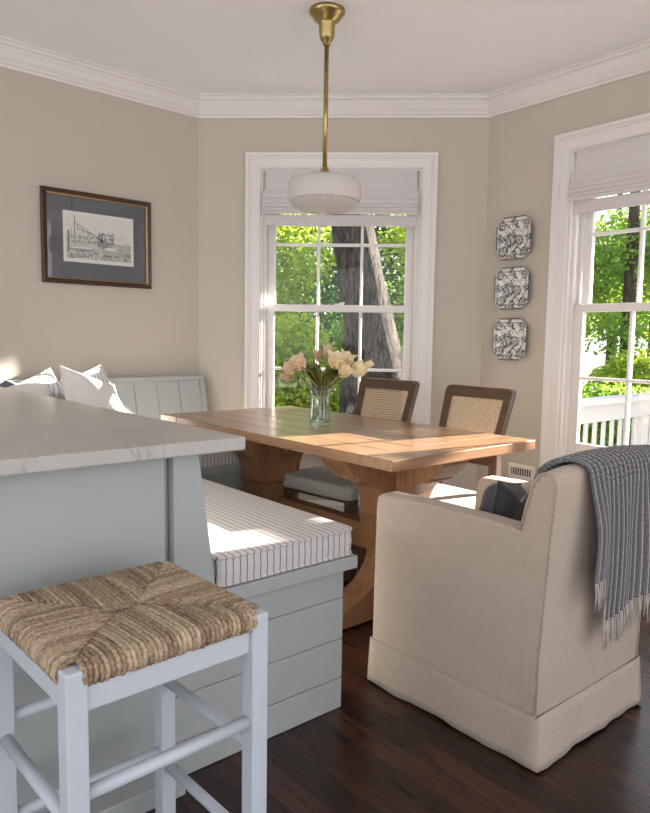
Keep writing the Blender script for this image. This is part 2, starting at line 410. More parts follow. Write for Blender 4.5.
# ------------------------------------------------------------------ windows
def rect_sweep(m, x0, x1, z0, z1, prof):
    """mitred rectangular frame; prof = (outward offset, y)"""
    cs = [(x0, z0, -1, -1), (x1, z0, 1, -1), (x1, z1, 1, 1), (x0, z1, -1, 1)]; n = len(prof)
    vs = [(x+sx*o, y, z+sz*o) for (x, z, sx, sz) in cs for (o, y) in prof]
    fs = [(k*n+j, k*n+(j+1) % n, ((k+1) % 4)*n+(j+1) % n, ((k+1) % 4)*n+j) for k in range(4) for j in range(n)]
    return m.add(vs, fs)
def window(name, fr, w):
    x0, x1, z0, z1 = w['x0'], w['x1'], w['z0'], w['z1']
    root = thing(name, None, None, fr, (x0, 0, z0), kind='structure')
    m = MB(); rect_sweep(m, x0, x1, z0, z1, [(0, 0), (0, -.010), (.006, -.014), (.012, -.011), (.058, -.014), (.062, -.021), (.070, -.021), (.074, -.027), (.091, -.029), (.094, -.024), (.094, 0)])
    m.build('casing', TRIM, root)
    m = MB(); rect_sweep(m, x0+.012, x1-.012, z0+.012, z1-.012, [(0, .002), (.0119, .002), (.0119, .178), (0, .178)])
    rect_sweep(m, x0+.03, x1-.03, z0+.03, z1-.03, [(0, .03), (.018, .03), (.018, .048), (0, .048)])
    rect_sweep(m, x0+.03, x1-.03, z0+.03, z1-.03, [(0, .094), (.018, .094), (.018, .108), (0, .108)])
    m.build('jamb', TRIM, root)
    mid = 1.3625
    def sash(nm, ya, yb, a0, a1, stile, bot, top):
        s0, s1 = x0+.029, x1-.029
        g0, g1, h0, h1 = s0+stile, s1-stile, a0+bot, a1-top
        f = MB(); f.box(s0, g0, ya, yb, a0, a1); f.box(g1, s1, ya, yb, a0, a1); f.box(g0, g1, ya, yb, a0, h0); f.box(g0, g1, ya, yb, h1, a1)
        o = f.build(nm, TRIM, root, bevel=.004)
        g = MB(); t = .009
        for k in (1, 2):
            c = g0+(g1-g0)*k/3; g.prism([(c-t, ya+.006), (c-t*.45, ya), (c+t*.45, ya), (c+t, ya+.006), (c+t, yb-.004), (c-t, yb-.004)], 'z', h0, h1)
        c = (h0+h1)/2
        for k in range(3):
            a = g0+(g1-g0)*k/3+(t if k else 0); b = g0+(g1-g0)*(k+1)/3-(t if k < 2 else 0)
            g.prism([(ya+.006, c-t), (ya, c-t*.45), (ya, c+t*.45), (ya+.006, c+t), (yb-.004, c+t), (yb-.004, c-t)], 'x', a, b)
        g.build('muntins', TRIM, o)
        p = MB(); p.box(g0, g1, (ya+yb)/2+.004, (ya+yb)/2+.007, h0, h1); p.build('pane', PANE, o)
        return o
    sash('upper_sash', .110, .144, mid-.02, z1-.012, .052, .042, .05)
    lo = sash('lower_sash', .056, .092, z0+.012, mid+.022, .052, .072, .044)
    l = MB(); c = (x0+x1)/2; l.box(c-.03, c+.03, .06, .088, mid+.0225, mid+.03); l.tube([(c, .074, mid+.03), (c+.02, .068, mid+.036), (c+.034, .06, mid+.036)], .005, 8)
    l.build('sash_lock', TRIM, lo)
    return root
window('window_1', B_, WIN)
window('window_2', R_, WIN2)

def roman_shade(fr, w, label):
    x0, x1, z1 = w['x0']+.016, w['x1']-.016, w['z1']-.004
    root = thing('roman_shade', label, 'window shade', fr, ((x0+x1)/2, 0, 1.865), 'roman shades')
    m = MB(); m.box(x0+.012, x1-.012, .004, .026, z1-.035, z1); m.build('headrail', TRIM, root)
    def sheet(pts, xa, xb, nm, th=.004):
        a = [(y-th/2, z) for y, z in pts]; b = [(y+th/2, z) for y, z in reversed(pts)]
        q = MB(); q.prism(a+b, 'x', xa, xb); return q.build(nm, SHADEF, root, smooth=False)
    sheet([(.001, z1-.002), (-.002, z1-.06), (-.006, 2.07)], x0+.014, x1-.014, 'flat_panel')
    k = 0
    for zt, zb, d in ((2.078, 2.028, .018), (2.04, 1.995, .027), (2.01, 1.972, .033), (1.985, 1.95, .036), (1.965, 1.928, .037)):
        sheet([(.004, zt), (-.004-d*.5, zt-.004), (-.004-d, (zt*.4+zb*.6)), (-.004-d*.9, zb), (-.002, zb+.006)], x0+.001*k, x1-.001*k, 'fold', .003); k += 1
    sheet([(.006, 1.93), (.005, 1.895), (.004, 1.865)], x0+.012, x1-.012, 'bottom_flap', .006)
    m = MB(); m.tube([(x0+.016, .002, 1.867), (x1-.016, .002, 1.867)], .005, 8); m.build('bottom_hem', SHADEF, root)
roman_shade(B_, WIN, 'white linen roman shade pulled up in the window behind the flower vase')
roman_shade(R_, WIN2, 'white linen roman shade pulled up in the right-hand window beyond the armchair')

# ------------------------------------------------------------------ wall things
def ink_grid(m, x0, x1, z0, z1, y, nx, nz, fn, colors, bow=None):
    P = []
    for i in range(nx):
        row = []
        for j in range(nz):
            u = i/(nx-1); v = j/(nz-1)
            row.append((x0+(x1-x0)*u, y if bow is None else bow(u, v), z0+(z1-z0)*v)); colors.append(fn(u, v))
        P.append(row)
    m.grid(P)
def set_ink(o, colors):
    a = o.data.color_attributes.new('ink', 'FLOAT_COLOR', 'POINT')
    arr = np.ones((len(colors), 4), np.float32); arr[:, :3] = np.array(colors, np.float32)[:, :3]
    a.data.foreach_set('color', arr.ravel())

root = thing('framed_picture', 'old black and white harbour print in dark wood frame on left wall', 'picture', L_, (.655, 0, 1.45))
m = MB(); rect_sweep(m, .36, .95, 1.474, 1.926, [(0, .004), (0, .016), (.006, .022), (.02, .027), (.024, .022), (.0245, .004)])
m.build('frame', DARKWOOD, root)
m = MB(); rect_sweep(m, 0.3672, .9428, 1.4812, 1.9188, [(.0025, .006), (.0025, .015), (.0068, .019), (.0068, .006)]); m.build('gold_fillet', GOLD, root)
m = MB(); m.box(.3672, .9428, .006, .009, 1.4812, 1.9188); m.build('mat_board', MATB, root)
m = MB(); m.box(.446, .857, .0091, .0105, 1.57, 1.842); m.build('print_border', PAPER, root)
def h2(x, y): return (math.sin(x*127.1+y*311.7)*43758.5453) % 1
def vnoise(x, y):
    xi, yi = math.floor(x), math.floor(y); xf, yf = x-xi, y-yi
    xf = xf*xf*(3-2*xf); yf = yf*yf*(3-2*yf)
    a, b, c, d = h2(xi, yi), h2(xi+1, yi), h2(xi, yi+1), h2(xi+1, yi+1)
    return (a*(1-xf)+b*xf)*(1-yf)+(c*(1-xf)+d*xf)*yf
def segd(px, py, ax, ay, bx, by):
    dx, dy = bx-ax, by-ay; t = max(0, min(1, ((px-ax)*dx+(py-ay)*dy)/(dx*dx+dy*dy)))
    return math.hypot(px-ax-t*dx, py-ay-t*dy)
def harbour(u, v):
    u = 1-u                                            # local x runs towards the camera: mirror so the print reads from the room
    x, y = u*1.55, v
    g = .62+.1*v+.08*(vnoise(x*9, y*9)-.5)
    if v < .42: g = .42+.22*vnoise(x*10, y*46)-.1*(u > .55)
    if .38 < v < .55 and u < .55: g -= .35*(vnoise(x*42, y*40) > .5)
    for s in ((.2, .3, .2, .98), (.22, .82, .85, .45), (.25, .7, .85, .5), (.05, .15, .05, .62), (.32, .42, .32, .6), (.12, .45, .12, .7), (.85, .4, .85, .64), (.25, .78, .28, .66), (.36, .73, .4, .6), (.48, .67, .52, .55)):
        d = segd(x, y, *s)
        if d < (.016 if s[0] == .05 else .008): g = .12
    if .72 < x < 1.12 and .4 < y < .66: g -= .45*(vnoise(x*30, y*34) > .45)
    if math.hypot((x-.9)/.18, (y-.36)/.07) < 1: g = .16+.2*vnoise(x*30, y*30)
    if math.hypot((x-.36)/.3, (y-.22)/.05) < 1: g = .3+.45*(y > .235)
    if math.hypot((x-1.05)/.16, (y-.28)/.035) < 1: g = .72
    if v < .2 and vnoise(x*22, y*26) > .62: g -= .22
    g = max(.03, min(.8, g)); return (g*1.0, g*.98, g*.94)
m = MB(); cl = []
ink_grid(m, .462, .841, 1.59, 1.824, .0112, 170, 110, harbour, cl)
o = m.build('print', attr_mat('harbour_print_ink', .7), root, fix=False); set_ink(o, cl)
m = MB(); m.box(.3672, .9428, .0128, .0138, 1.4812, 1.9188); m.build('glazing', thin_glass('picture_glass', refl=.05, rough=.02), root)

# three square plates
flowers = [(.38, .47, .17), (.62, .45, .12), (.2, .2, .12), (.16, .82, .11), (.8, .17, .11), (.84, .8, .1), (.5, .86, .09), (.5, .12, .09), (.12, .5, .09), (.9, .5, .08)]
def plate_ink(u, v):
    ink = 0
    for (a, b, r) in flowers:
        dx, dy = u-a, v-b; d = math.hypot(dx, dy)/r
        if d < 1.15:
            th = math.atan2(dy, dx)
            pet = .62+.38*abs(math.sin(th*2.5+a*9))
            if d < pet and (d > pet-.22 or d < .2 or abs(math.sin(th*5+a*9)) < .28 or vnoise(u*60, v*60) > .66): ink = 1
            elif pet < d < 1.12 and vnoise(u*38+5, v*38) > .56: ink = 1
    w = abs(math.sin(u*15+2*math.sin(v*9)))*abs(math.cos(v*13+2*math.sin(u*8)))
    if ink == 0 and w < .09 and vnoise(u*14, v*14+3) > .33: ink = 1
    if ink == 0 and vnoise(u*48, v*48) > .78: ink = .8
    e = min(u, 1-u, v, 1-v)
    if e < .028: ink = 1
    elif .1 < e < .118: ink = max(ink, .8*(vnoise(u*30, v*30) > .35))
    k = ink*(.8+.2*vnoise(u*20, v*20))
    return tuple((c*(1-k)+d*k) for c, d in zip((.72, .71, .68), (.035, .036, .042)))
def octo(cx, cz, h, c):
    return [(cx-h+c, cz-h), (cx+h-c, cz-h), (cx+h, cz-h+c), (cx+h, cz+h-c), (cx+h-c, cz+h), (cx-h+c, cz+h), (cx-h, cz+h-c), (cx-h, cz-h+c)]
PH = .1225; PCX = .232
root = thing('square_plate', 'black and white floral square plate, topmost of three on wall', 'plate', R_, (PCX, 0, 1.771), 'floral plates on the wall')
m = MB(); cl = []; NN = 120
def bow(u, v):
    d = max(abs(u-.5), abs(v-.5))*2
    return -.024-.012*max(0, min(1, (d-.55)/.25))
ink_grid(m, PCX-PH, PCX+PH, 1.771-PH, 1.771+PH, 0, NN, NN, lambda u, v: plate_ink(u, v), cl, bow)
# clip the corners by pulling outside vertices on to the cut
cc = .052
vv = []
for (x, y, z) in m.v:
    dx, dz = x-PCX, z-1.771; ex = abs(dx)+abs(dz)-(2*PH-cc)
    if ex > 0: dx -= math.copysign(ex/2, dx); dz -= math.copysign(ex/2, dz)
    vv.append((PCX+dx, y, 1.771+dz))
m.v = vv
o = m.build('plate_face', attr_mat('transferware_glaze', .2, .3), root, smooth=True, fix=False); set_ink(o, cl)
m = MB(); m.prism(octo(PCX, 1.771, PH, cc), 'y', -.0355, -.0345); m.prism(octo(PCX, 1.771, PH*.62, cc*.6), 'y', -.0225, -.004)
q = MB(); oo = octo(PCX, 1.771, PH, cc); ii = octo(PCX, 1.771, PH*.62, cc*.6)
q.add([(x, -.0352, z) for x, z in oo]+[(x, -.022, z) for x, z in ii]+[(x, -.0001, z) for x, z in ii], [(k, (k+1) % 8, (k+1) % 8+8, k+8) for k in range(8)]+[(k+8, (k+1) % 8+8, (k+1) % 8+16, k+16) for k in range(8)]+[tuple(range(16, 24))])
q.build('plate_back', plain('plate_back_glaze', srgb(120, 118, 112), .4, .05), root)
for z, lab in ((1.483, 'black and white floral square plate, middle of three on wall'), (1.186, 'black and white floral square plate, lowest of three on wall')):
    c = copy_thing(root); c.location = world(R_, (PCX, 0, z)); c['label'] = lab

root = thing('wall_register', 'small white metal air register low on wall behind armchair', 'vent', R_, (.335, 0, .365))
m = MB(); rect_sweep(m, .262, .408, .385, .428, [(0, -.001), (0, -.008), (.02, -.005), (.022, -.001)]); m.build('frame', TRIM, root)
m = MB(); m.box(.262, .408, -.004, -.001, .385, .428); m.build('backing', DARKSLOT, root)
for k in range(9):
    m = MB(); x = .27+k*.0162; m.box(x, x+.005, -.0072, -.0042, .3852, .4278); m.build('louvre', TRIM, root)

# ------------------------------------------------------------------ pendant
PX, PY = -.018, 3.22
root = thing('pendant_light', 'brass rod pendant with white drum glass shade above dining table', 'pendant light', W_, (PX, PY, CZ))
c = (PX, PY, 0)
m = MB(); m.lathe(c, [(.0, CZ), (.078, CZ), (.08, CZ-.012), (.072, CZ-.024), (.062, CZ-.03), (.058, CZ-.042), (.042, CZ-.05), (.036, CZ-.066), (.034, CZ-.11), (.026, CZ-.13), (.017, CZ-.137), (.017, CZ-.15), (.0, CZ-.152)])
m.build('canopy', BRASS, root, smooth=True)
m = MB(); m.tube([(PX, PY, CZ-.15), (PX, PY, 1.930)], .0105, 14); m.build('rod', BRASS, root, smooth=True)
m = MB(); m.lathe(c, [(0, 1.944), (.014, 1.944), (.02, 1.93), (.03, 1.921), (.058, 1.909), (.060, 1.899), (0, 1.898)]); m.build('shade_fitter', BRASS, root, smooth=True)
m = MB(); m.lathe(c, [(.055, 1.901), (.12, 1.898), (.150, 1.890), (.163, 1.876), (.166, 1.855), (.166, 1.815), (.162, 1.796), (.157, 1.790), (.154, 1.797), (.159, 1.818), (.159, 1.852), (.156, 1.870), (.146, 1.882), (.12, 1.890), (.055, 1.894)], 64)
sh = m.build('shade', MILK, root, smooth=True)
m = MB(); m.lathe(c, [(.157, 1.796), (.154, 1.784), (.141, 1.770), (.117, 1.758), (.083, 1.749), (.05, 1.745), (.02, 1.744), (0, 1.744)], 96, ripple=lambda j, t: .03*math.cos(24*t) if 0 < j < 7 else 0)
m.build('ribbed_glass_bowl', RIBG, sh, smooth=True)
m = MB(); m.lathe(c, [(0, 1.747), (.010, 1.744), (.011, 1.738), (.005, 1.733), (0, 1.732)], 16); m.build('finial', RIBG, sh, smooth=True)

# ------------------------------------------------------------------ peninsula and banquette
root = thing('kitchen_peninsula', 'grey painted peninsula base with flat panels behind the rush stool', 'cabinet', F_, (.2, 1.6, 0))
m = MB(); m.box(-.7, .822, 1.582, 3.50, .0, .884); m.build('carcass', SAGE, root)
m = MB(); m.box(-.69, .808, 1.566, 1.5818, .07, .884); m.build('front_panel', SAGE, root, bevel=.003)
m = MB(); m.box(-.7, .826, 1.50, 1.5655, 0, .055); m.build('plinth', SAGE, root, bevel=.003)
root = thing('countertop', 'pale veined quartz countertop on the grey peninsula', 'countertop', F_, (.2, 1.6, .885))
m = MB(); m.prism([(-.72, 1.49), (1.0, 1.49), (.962, 3.54), (-.72, 3.54)], 'z', .885, .92); m.build('slab', QUARTZ, root, bevel=.004)

def groove_box(m, x0, x1, y0, y1, zs, inset):
    """stacked boards with shallow grooves between"""
    for a, b in zip(zs[:-1], zs[1:]):
        m.box(x0, x1, y0, y1, a+.0018, b-.0018)
        m.box(x0+inset, x1-inset, y0+inset, y1-inset, b-.0018, b+.0018)
BT = 3.02
root = thing('banquette_bench', 'grey shiplap banquette bench between peninsula and dining table', 'bench', F_, (1.12, 1.6, 0))
m = MB(); groove_box(m, .824, 1.4216, 1.567, BT, [0.0, .102, .231, .365, .4565], .004); m.build('base', SAGE, root, bevel=.0015, seg=1)
m = MB(); m.box(.93, 1.461, 1.545, BT, .458, .498); m.build('seat_board', SAGE, root, bevel=.003)
m = MB(); m.prism([(.824, .458), (.953, .458), (.948, .498), (.897, .874), (.826, .884), (.824, .884)], 'y', 1.552, 1.59); m.build('end_panel', SAGE, root, bevel=.002)
m = MB(); m.prism([(.826, .5), (.94, .5), (.893, .87), (.826, .87)], 'y', 1.592, BT); m.build('backrest', SAGE, root, bevel=.002)

def pillow_mesh(m, w, h, t, M4, n=26, tuft=.0, pinch=.055):
    """knife-edge pillow: two bulged sheets, edges curving in between pointed corners"""
    for sgn in (1, -1):
        P = []
        for i in range(n+1):
            row = []
            for j in range(n+1):
                u = i/n*2-1; v = j/n*2-1
                x = u*w/2*(1-pinch*(1-v*v)*abs(u)); z = v*h/2*(1-pinch*(1-u*u)*abs(v))
                th = t/2*(max(0, 1-u**4)*max(0, 1-v**4))**.62*(1+.05*math.sin(5*u+3*v)*math.cos(4*v))
                row.append(M4 @ Vector((x, sgn*th, z)))
            P.append(row)
        m.grid(P)
    # welt around the edge
    E = []
    for k in range(4):
        for i in range(n):
            q = i/n*2-1
            u, v = ((q, -1), (1, q), (-q, 1), (-1, -q))[k]
            E.append(M4 @ Vector((u*w/2*(1-pinch*(1-v*v)*abs(u)), 0, v*h/2*(1-pinch*(1-u*u)*abs(v)))))
    return E
def cushion(m, x0, x1, y0, y1, z0, z1, r=.03, crown=.008, nx=24, ny=40):
    """box cushion with rounded corners and softly crowned top"""
    def ring(off, z):
        pts = []; cs = ((x1-r, y1-r, 0), (x0+r, y1-r, 90), (x0+r, y0+r, 180), (x1-r, y0+r, 270))
        for cx, cy, a0 in cs:
            for k in range(7):
                a = math.radians(a0+k*15); pts.append((cx+(r+off)*math.cos(a), cy+(r+off)*math.sin(a), z))
        return pts
    n = 28
    rings = [ring(-.006, z0), ring(0, z0+.006), ring(.003, (z0+z1)/2), ring(0, z1-.006), ring(-.006, z1)]
    vs = [p for R in rings for p in R]
    fs = [(i*n+k, i*n+(k+1) % n, (i+1)*n+(k+1) % n, (i+1)*n+k) for i in range(4) for k in range(n)]
    cx, cy = (x0+x1)/2, (y0+y1)/2
    for s in (.8, .5, .2):
        R = [(cx+(p[0]-cx)*s if True else 0, cy+(p[1]-cy)*(1-(1-s)*.9), z1+crown*(1-s*s)) for p in rings[-1]]
        b = len(vs); vs += R; fs += [(b-n+k, b-n+(k+1) % n, b+(k+1) % n, b+k) for k in range(n)]
    fs.append(tuple(range(len(vs)-n, len(vs)))); fs.append(tuple(range(n-1, -1, -1)))
    m.add(vs, fs)
    return ring(.001, z0+.005), ring(.001, z1-.005)
root = thing('bench_cushion', 'striped ticking bench cushion on the banquette nearest the stool', 'cushion', F_, (1.2, 1.6, .499))
m = MB(); ra, rb = cushion(m, .958, 1.459, 1.560, BT-.01, .499, .585)
m.build('cushion_body', TICK, root, smooth=False)
m = MB(); m.tube(ra+ra[:1], .0042, 6, cap=False); m.tube(rb+rb[:1], .0042, 6, cap=False); m.build('piping', TICK, root, smooth=True)

root = thing('banquette_bench', 'grey panelled banquette along the left wall under the picture', 'bench', L_, (.8, .4, 0))
m = MB(); groove_box(m, .03, 1.33, .02, .74, [0.0, .102, .231, .365, .4565], .004); m.build('base', SAGE, root, bevel=.0015, seg=1)
m = MB(); m.box(.01, 1.33, .2, .775, .458, .498); m.build('seat_board', SAGE, root, bevel=.003)
def lean(y, z): return y+(.93-z)*.24
m = MB()
xs = [.05]+[.05+.148*k for k in range(1, 9)]+[1.33]
for a, b in zip(xs[:-1], xs[1:]):
    m.add([(x, lean(y, z), z) for z in (.5, .905) for y in (.045, .075) for x in (a+.0015, b-.0015)], [(0, 1, 3, 2), (4, 6, 7, 5), (0, 4, 5, 1), (2, 3, 7, 6), (0, 2, 6, 4), (1, 5, 7, 3)])
    m.add([(x, lean(y, z), z) for z in (.5, .905) for y in (.045, .070) for x in (b-.0015, b+.0015)], [(0, 1, 3, 2), (4, 6, 7, 5), (0, 4, 5, 1), (2, 3, 7, 6), (0, 2, 6, 4), (1, 5, 7, 3)])
bk = m.build('backrest', SAGE, root)
m = MB(); m.add([(x, lean(y, z), z) for z in (.9055, .932) for y in (.03, .082) for x in (.012, 1.33)], [(0, 1, 3, 2), (4, 6, 7, 5), (0, 4, 5, 1), (2, 3, 7, 6), (0, 2, 6, 4), (1, 5, 7, 3)]); m.build('top_rail', SAGE, bk, bevel=.003)
m = MB(); m.add([(x, lean(y, z), z) for z in (.5, .905) for y in (.03, .08) for x in (.012, .0495)], [(0, 1, 3, 2), (4, 6, 7, 5), (0, 4, 5, 1), (2, 3, 7, 6), (0, 2, 6, 4), (1, 5, 7, 3)]); m.build('end_stile', SAGE, bk, bevel=.002)
m = MB(); m.add([(.013, .02, .46), (.013, .3, .46), (.013, .2, .5), (.013, .022, .5)], [(0, 1, 2, 3)])
root = thing('bench_cushion', 'striped ticking bench cushion along left wall, seen behind table leg', 'cushion', L_, (.8, .4, .499))
m = MB(); ra, rb = cushion(m, .03, 1.32, .21, .78, .499, .585)
m.build('cushion_body', TICK, root)
m = MB(); m.tube(ra+ra[:1], .0042, 6, cap=False); m.tube(rb+rb[:1], .0042, 6, cap=False); m.build('piping', TICK, root, smooth=True)

def pillow(fr, pos, size, tilt, yaw, mat, label, roll=0, welt=None, name='throw_pillow'):
    """standing pillow; pos = bottom centre"""
    w, h, t = size
    root = thing(name, label, 'pillow', fr, pos)
    R = Matrix.Translation(pos) @ Matrix.Rotation(yaw, 4, 'Z') @ Matrix.Rotation(tilt, 4, 'X') @ Matrix.Rotation(roll, 4, 'Y') @ Matrix.Translation((0, 0, h/2*(abs(math.cos(roll))+abs(math.sin(roll)))*1.0))
    m = MB(); E = pillow_mesh(m, w, h, t, R); m.build('pillow_cover', mat, root, smooth=True)
    m = MB(); m.tube(E+E[:1], .0045, 6, cap=False); m.build('welt', welt or mat, root, smooth=True)
    return root
Z0 = .596
pillow(L_, (.765, .40, Z0), (.38, .38, .10), .42, .3, PSTRIPE, 'white pillow with thin grey stripes, rightmost on left bench', .25)
pillow(L_, (.915, .55, Z0), (.38, .38, .12), .45, .5, CREAM, 'plain white pillow in full sun leaning on the rightmost striped pillow', -.35)
pillow(L_, (1.02, .40, Z0), (.36, .36, .10), .42, .3, CREAM, 'plain white pillow against the bench back behind the tan pillow', .3)
pillow(L_, (1.10, .68, Z0), (.31, .31, .08), .75, .0, TAN, 'tan pillow in front of the plain white pillows on left bench', -.5)
pillow(L_, (1.37, .30, Z0), (.36, .36, .10), .42, .0, DENIM, 'blue-grey pillow leftmost on the bench under the picture', -.4)
# ------------------------------------------------------------------ dining table
TS0, TS1, TT0, TT1, TZ = 1.704, 2.576, 1.64, 3.35, .76
root = thing('dining_table', 'oak trestle dining table with plank top and carved legs', 'table', F_, (2.14, 2.495, 0))
m = MB(); n = 6; w = (TS1-TS0)/n; bb = .17
for k in range(n):
    m.box(TS0+k*w+.0016, TS0+(k+1)*w-.0016, TT0+bb+.0018, TT1-bb-.0018, TZ-.04, TZ)
    if k: m.box(TS0+k*w-.0016, TS0+k*w+.0016, TT0+bb+.0018, TT1-bb-.0018, TZ-.04, TZ-.006)
top = m.build('tabletop', TOPW, root, bevel=.0015, seg=1)
for a, b in ((TT0, TT0+bb), (TT1-bb, TT1)):
    m = MB(); m.box(TS0, TS1, a, b, TZ-.04, TZ); m.build('breadboard_end', TOPX, top, bevel=.003)
def concave(c, half, neck, zt, zb, n=12):
    """bracket outline: chamfered cleat, lip, concave shoulder, neck (horizontal coordinate, z)"""
    R = [(c+half, zt), (c+half, zt-.03), (c+half-.055, zt-.09), (c+half-.075, zt-.092), (c+half-.075, zt-.108)]
    x0, z0 = c+half-.085, zt-.112; z1 = zb+.05
    for k in range(n+1):
        a = math.radians(90*k/n); R.append((x0-(x0-c-neck)*math.sin(a), z0-(z0-z1)*(1-math.cos(a))))
    R += [(c+neck, zb+.014), (c+neck-.014, zb)]
    return R+[(2*c-x, z) for x, z in reversed(R)]
def foot(c, half, neck, zt, n=10):
    R = [(c+neck, zt)]
    x1, z1 = c+half-.06, .075
    for k in range(0, n+1):
        a = math.radians(90*k/n); R.append((c+neck+(x1-c-neck)*(1-math.cos(a)), zt-.02-(zt-.02-z1)*math.sin(a)))
    R += [(c+half-.012, .07), (c+half, .05), (c+half, .0), (c+half-.14, 0), (c+half-.16, .012)]
    Lf = [(2*c-x, z) for x, z in reversed(R)]
    return R+Lf
SM = (TS0+TS1)/2
for tc, sg in ((2.04, -1), (2.95, 1)):
    m = MB(); m.prism(concave(SM, .36, .135, TZ-.0402, .425), 'y', tc-.075, tc+.075); m.build('cross_bracket', LEGW, root, bevel=.004)
    m = MB(); m.prism(concave(tc, .33, .135, TZ-.0405, .426), 'x', SM-.075, SM+.075); m.build('long_bracket', LEGW, root, bevel=.004)
    m = MB(); m.box(SM-.105, SM+.105, tc-.105, tc+.105, .30, .4255); m.build('post', LEGW, root, bevel=.004)
    m = MB(); m.prism(foot(SM, .535, .105, .2995), 'y', tc-.06, tc+.06); m.build('foot', LEGW, root, bevel=.004)
m = MB(); m.box(SM-.035, SM+.035, 2.1005, 2.8895, .24, .352); m.build('stretcher', BEAMW, root, bevel=.004)

# ------------------------------------------------------------------ vase and tulips
VX, VY, VZ = -.024, 3.29, TZ+.001
root = thing('glass_vase', 'clear glass vase of tulip stems on the dining table', 'vase', W_, (VX, VY, VZ))
c = (VX, VY, VZ)
m = MB(); m.lathe(c, [(0, 0), (.052, 0), (.054, .006), (.05, .04), (.045, .1), (.047, .15), (.056, .197), (.053, .197), (.0435, .15), (.0415, .1), (.0465, .04), (.048, .016), (0, .014)], 40)
m.build('glass', VASEG, root, smooth=True)
m = MB(); m.lathe(c, [(0, .0145), (.0476, .0165), (.0462, .04), (.0412, .1), (.0412, .11), (0, .11)], 40); m.build('water', WATER, root, smooth=True)
def petal(m, base, axis, ang, ln, wd, open_, n=7):
    a = axis.normalized(); t = a.cross(Vector((.3, .9, .2))).normalized(); b = a.cross(t)
    r = t*math.cos(ang)+b*math.sin(ang); s = a.cross(r)
    P = []
    for i in range(n+1):
        f = i/n; w = wd*math.sin(math.pi*min(1, f*.86+.1))**.8*(1 if f < .75 else 1-((f-.75)/.25)**2*.75)
        rad = ln*(.42*math.sin(f*math.pi*.62)*(1-open_)+open_*(.25*f+.85*f*f))*.75
        h = ln*(f*(1-.35*open_*f))
        row = []
        for j in range(5):
            q = (j/4*2-1)
            row.append(base+a*(h-abs(q)**2*ln*.04)+r*(rad-.35*w*q*q)+s*(w*q))
        P.append(row)
    m.grid(P)
tul = [  # dx, dy, z of bloom base, tip direction, length, openness, petal, label
    (-.085, -.03, 1.032, (-.55, -.25, .8), .068, .72, PETALP, 'wide open peach tulip on the left side of the vase'),
    (-.125, .03, 1.012, (-.75, .1, .65), .058, .45, PETALP, 'peach tulip leaning out left behind the wide open one'),
    (-.148, -.01, .985, (-.97, -.1, .2), .042, .1, PETALK, 'small peach bud hanging lowest at far left of the vase'),
    (.03, .03, 1.078, (.05, .1, 1), .056, .1, PETALK, 'closed pinkish bud standing tallest in the vase'),
    (-.008, .05, 1.066, (-.2, .2, .95), .046, .08, PETALK, 'small closed bud just left of the tallest bud'),
    (.066, -.04, 1.04, (.18, -.35, .9), .07, .62, PETALC, 'large open cream tulip facing the room at the centre'),
    (.108, .01, 1.05, (.4, .0, .9), .066, .5, PETALC, 'cream tulip right of the large open centre bloom'),
    (.096, -.06, 1.008, (.45, -.6, .45), .052, .4, PETALC, 'cream tulip drooping forward below the large centre bloom'),
    (.15, -.01, 1.012, (.85, -.1, .55), .066, .25, PETALW, 'pale yellow tulip leaning out to the right'),
    (.205, .01, 1.044, (.9, 0, .42), .04, .04, PETALW, 'slim white closed tulip tip farthest right of the bouquet'),
]
for i, (dx, dy, z, ax, ln, op, pm, lab) in enumerate(tul):
    b = Vector((VX+dx, VY+dy, z)); ax = Vector(ax).normalized()
    root = thing('tulip', lab, 'flower', W_, (b.x, b.y, b.z), 'tulips in the glass vase')
    m = MB()
    for k in range(6): petal(m, b, ax, k*math.pi/3+i, 1.35*ln*(1 if k % 2 else .93), 1.3*ln*(.44 if op > .2 else .3), op*(1 if k % 2 else .8))
    m.build('bloom', pm, root, smooth=True, fix=False)
    a0 = i*2.4
    foot_p = Vector((VX-dx*.14+.02*math.cos(a0), VY-dy*.1+.02*math.sin(a0), VZ+.022))
    neck_p = Vector((VX+dx*.16+.012*math.cos(a0), VY+.012*math.sin(a0), VZ+.17)); ctl = b-ax*.06
    pts = []
    for k in range(13):
        f = k/12
        if f < .5: p = foot_p.lerp(neck_p, f*2)
        else:
            g = (f-.5)*2; p = neck_p*(1-g)**2+(ctl*2)*(g*(1-g))+b*g*g
        pts.append(p)
    m = MB(); m.tube(pts, .0036, 6); m.build('stem', STEM, root, smooth=True)
    if ln > .043:
        m = MB()
        for q in range(3):
            sd = Vector((dx, dy, 0)); sd = sd.normalized() if sd.length > .01 else Vector((1, 0, 0))
            sw = Vector((-sd.y, sd.x, 0))*(1 if q else -1)
            o0 = neck_p-Vector((0, 0, .03)); P = []
            out = sd*(.05+.11*h2(i, q))+sw*.05*(h2(q, i)-.2); ht = .10+.05*h2(i+3, q)
            for k in range(9):
                f = k/8; cpt = o0+out*(f**1.5)+Vector((0, 0, ht*math.sin(f*math.pi*.62)))
                wv = .021*math.sin(math.pi*(f*.9+.08))
                sdw = Vector((-out.y, out.x, 0)).normalized()
                P.append([cpt-sdw*wv+Vector((0, 0, wv*.5)), cpt, cpt+sdw*wv+Vector((0, 0, wv*.5))])
            m.grid(P)
        m.build('leaf', TLEAF, root, smooth=True, fix=False)

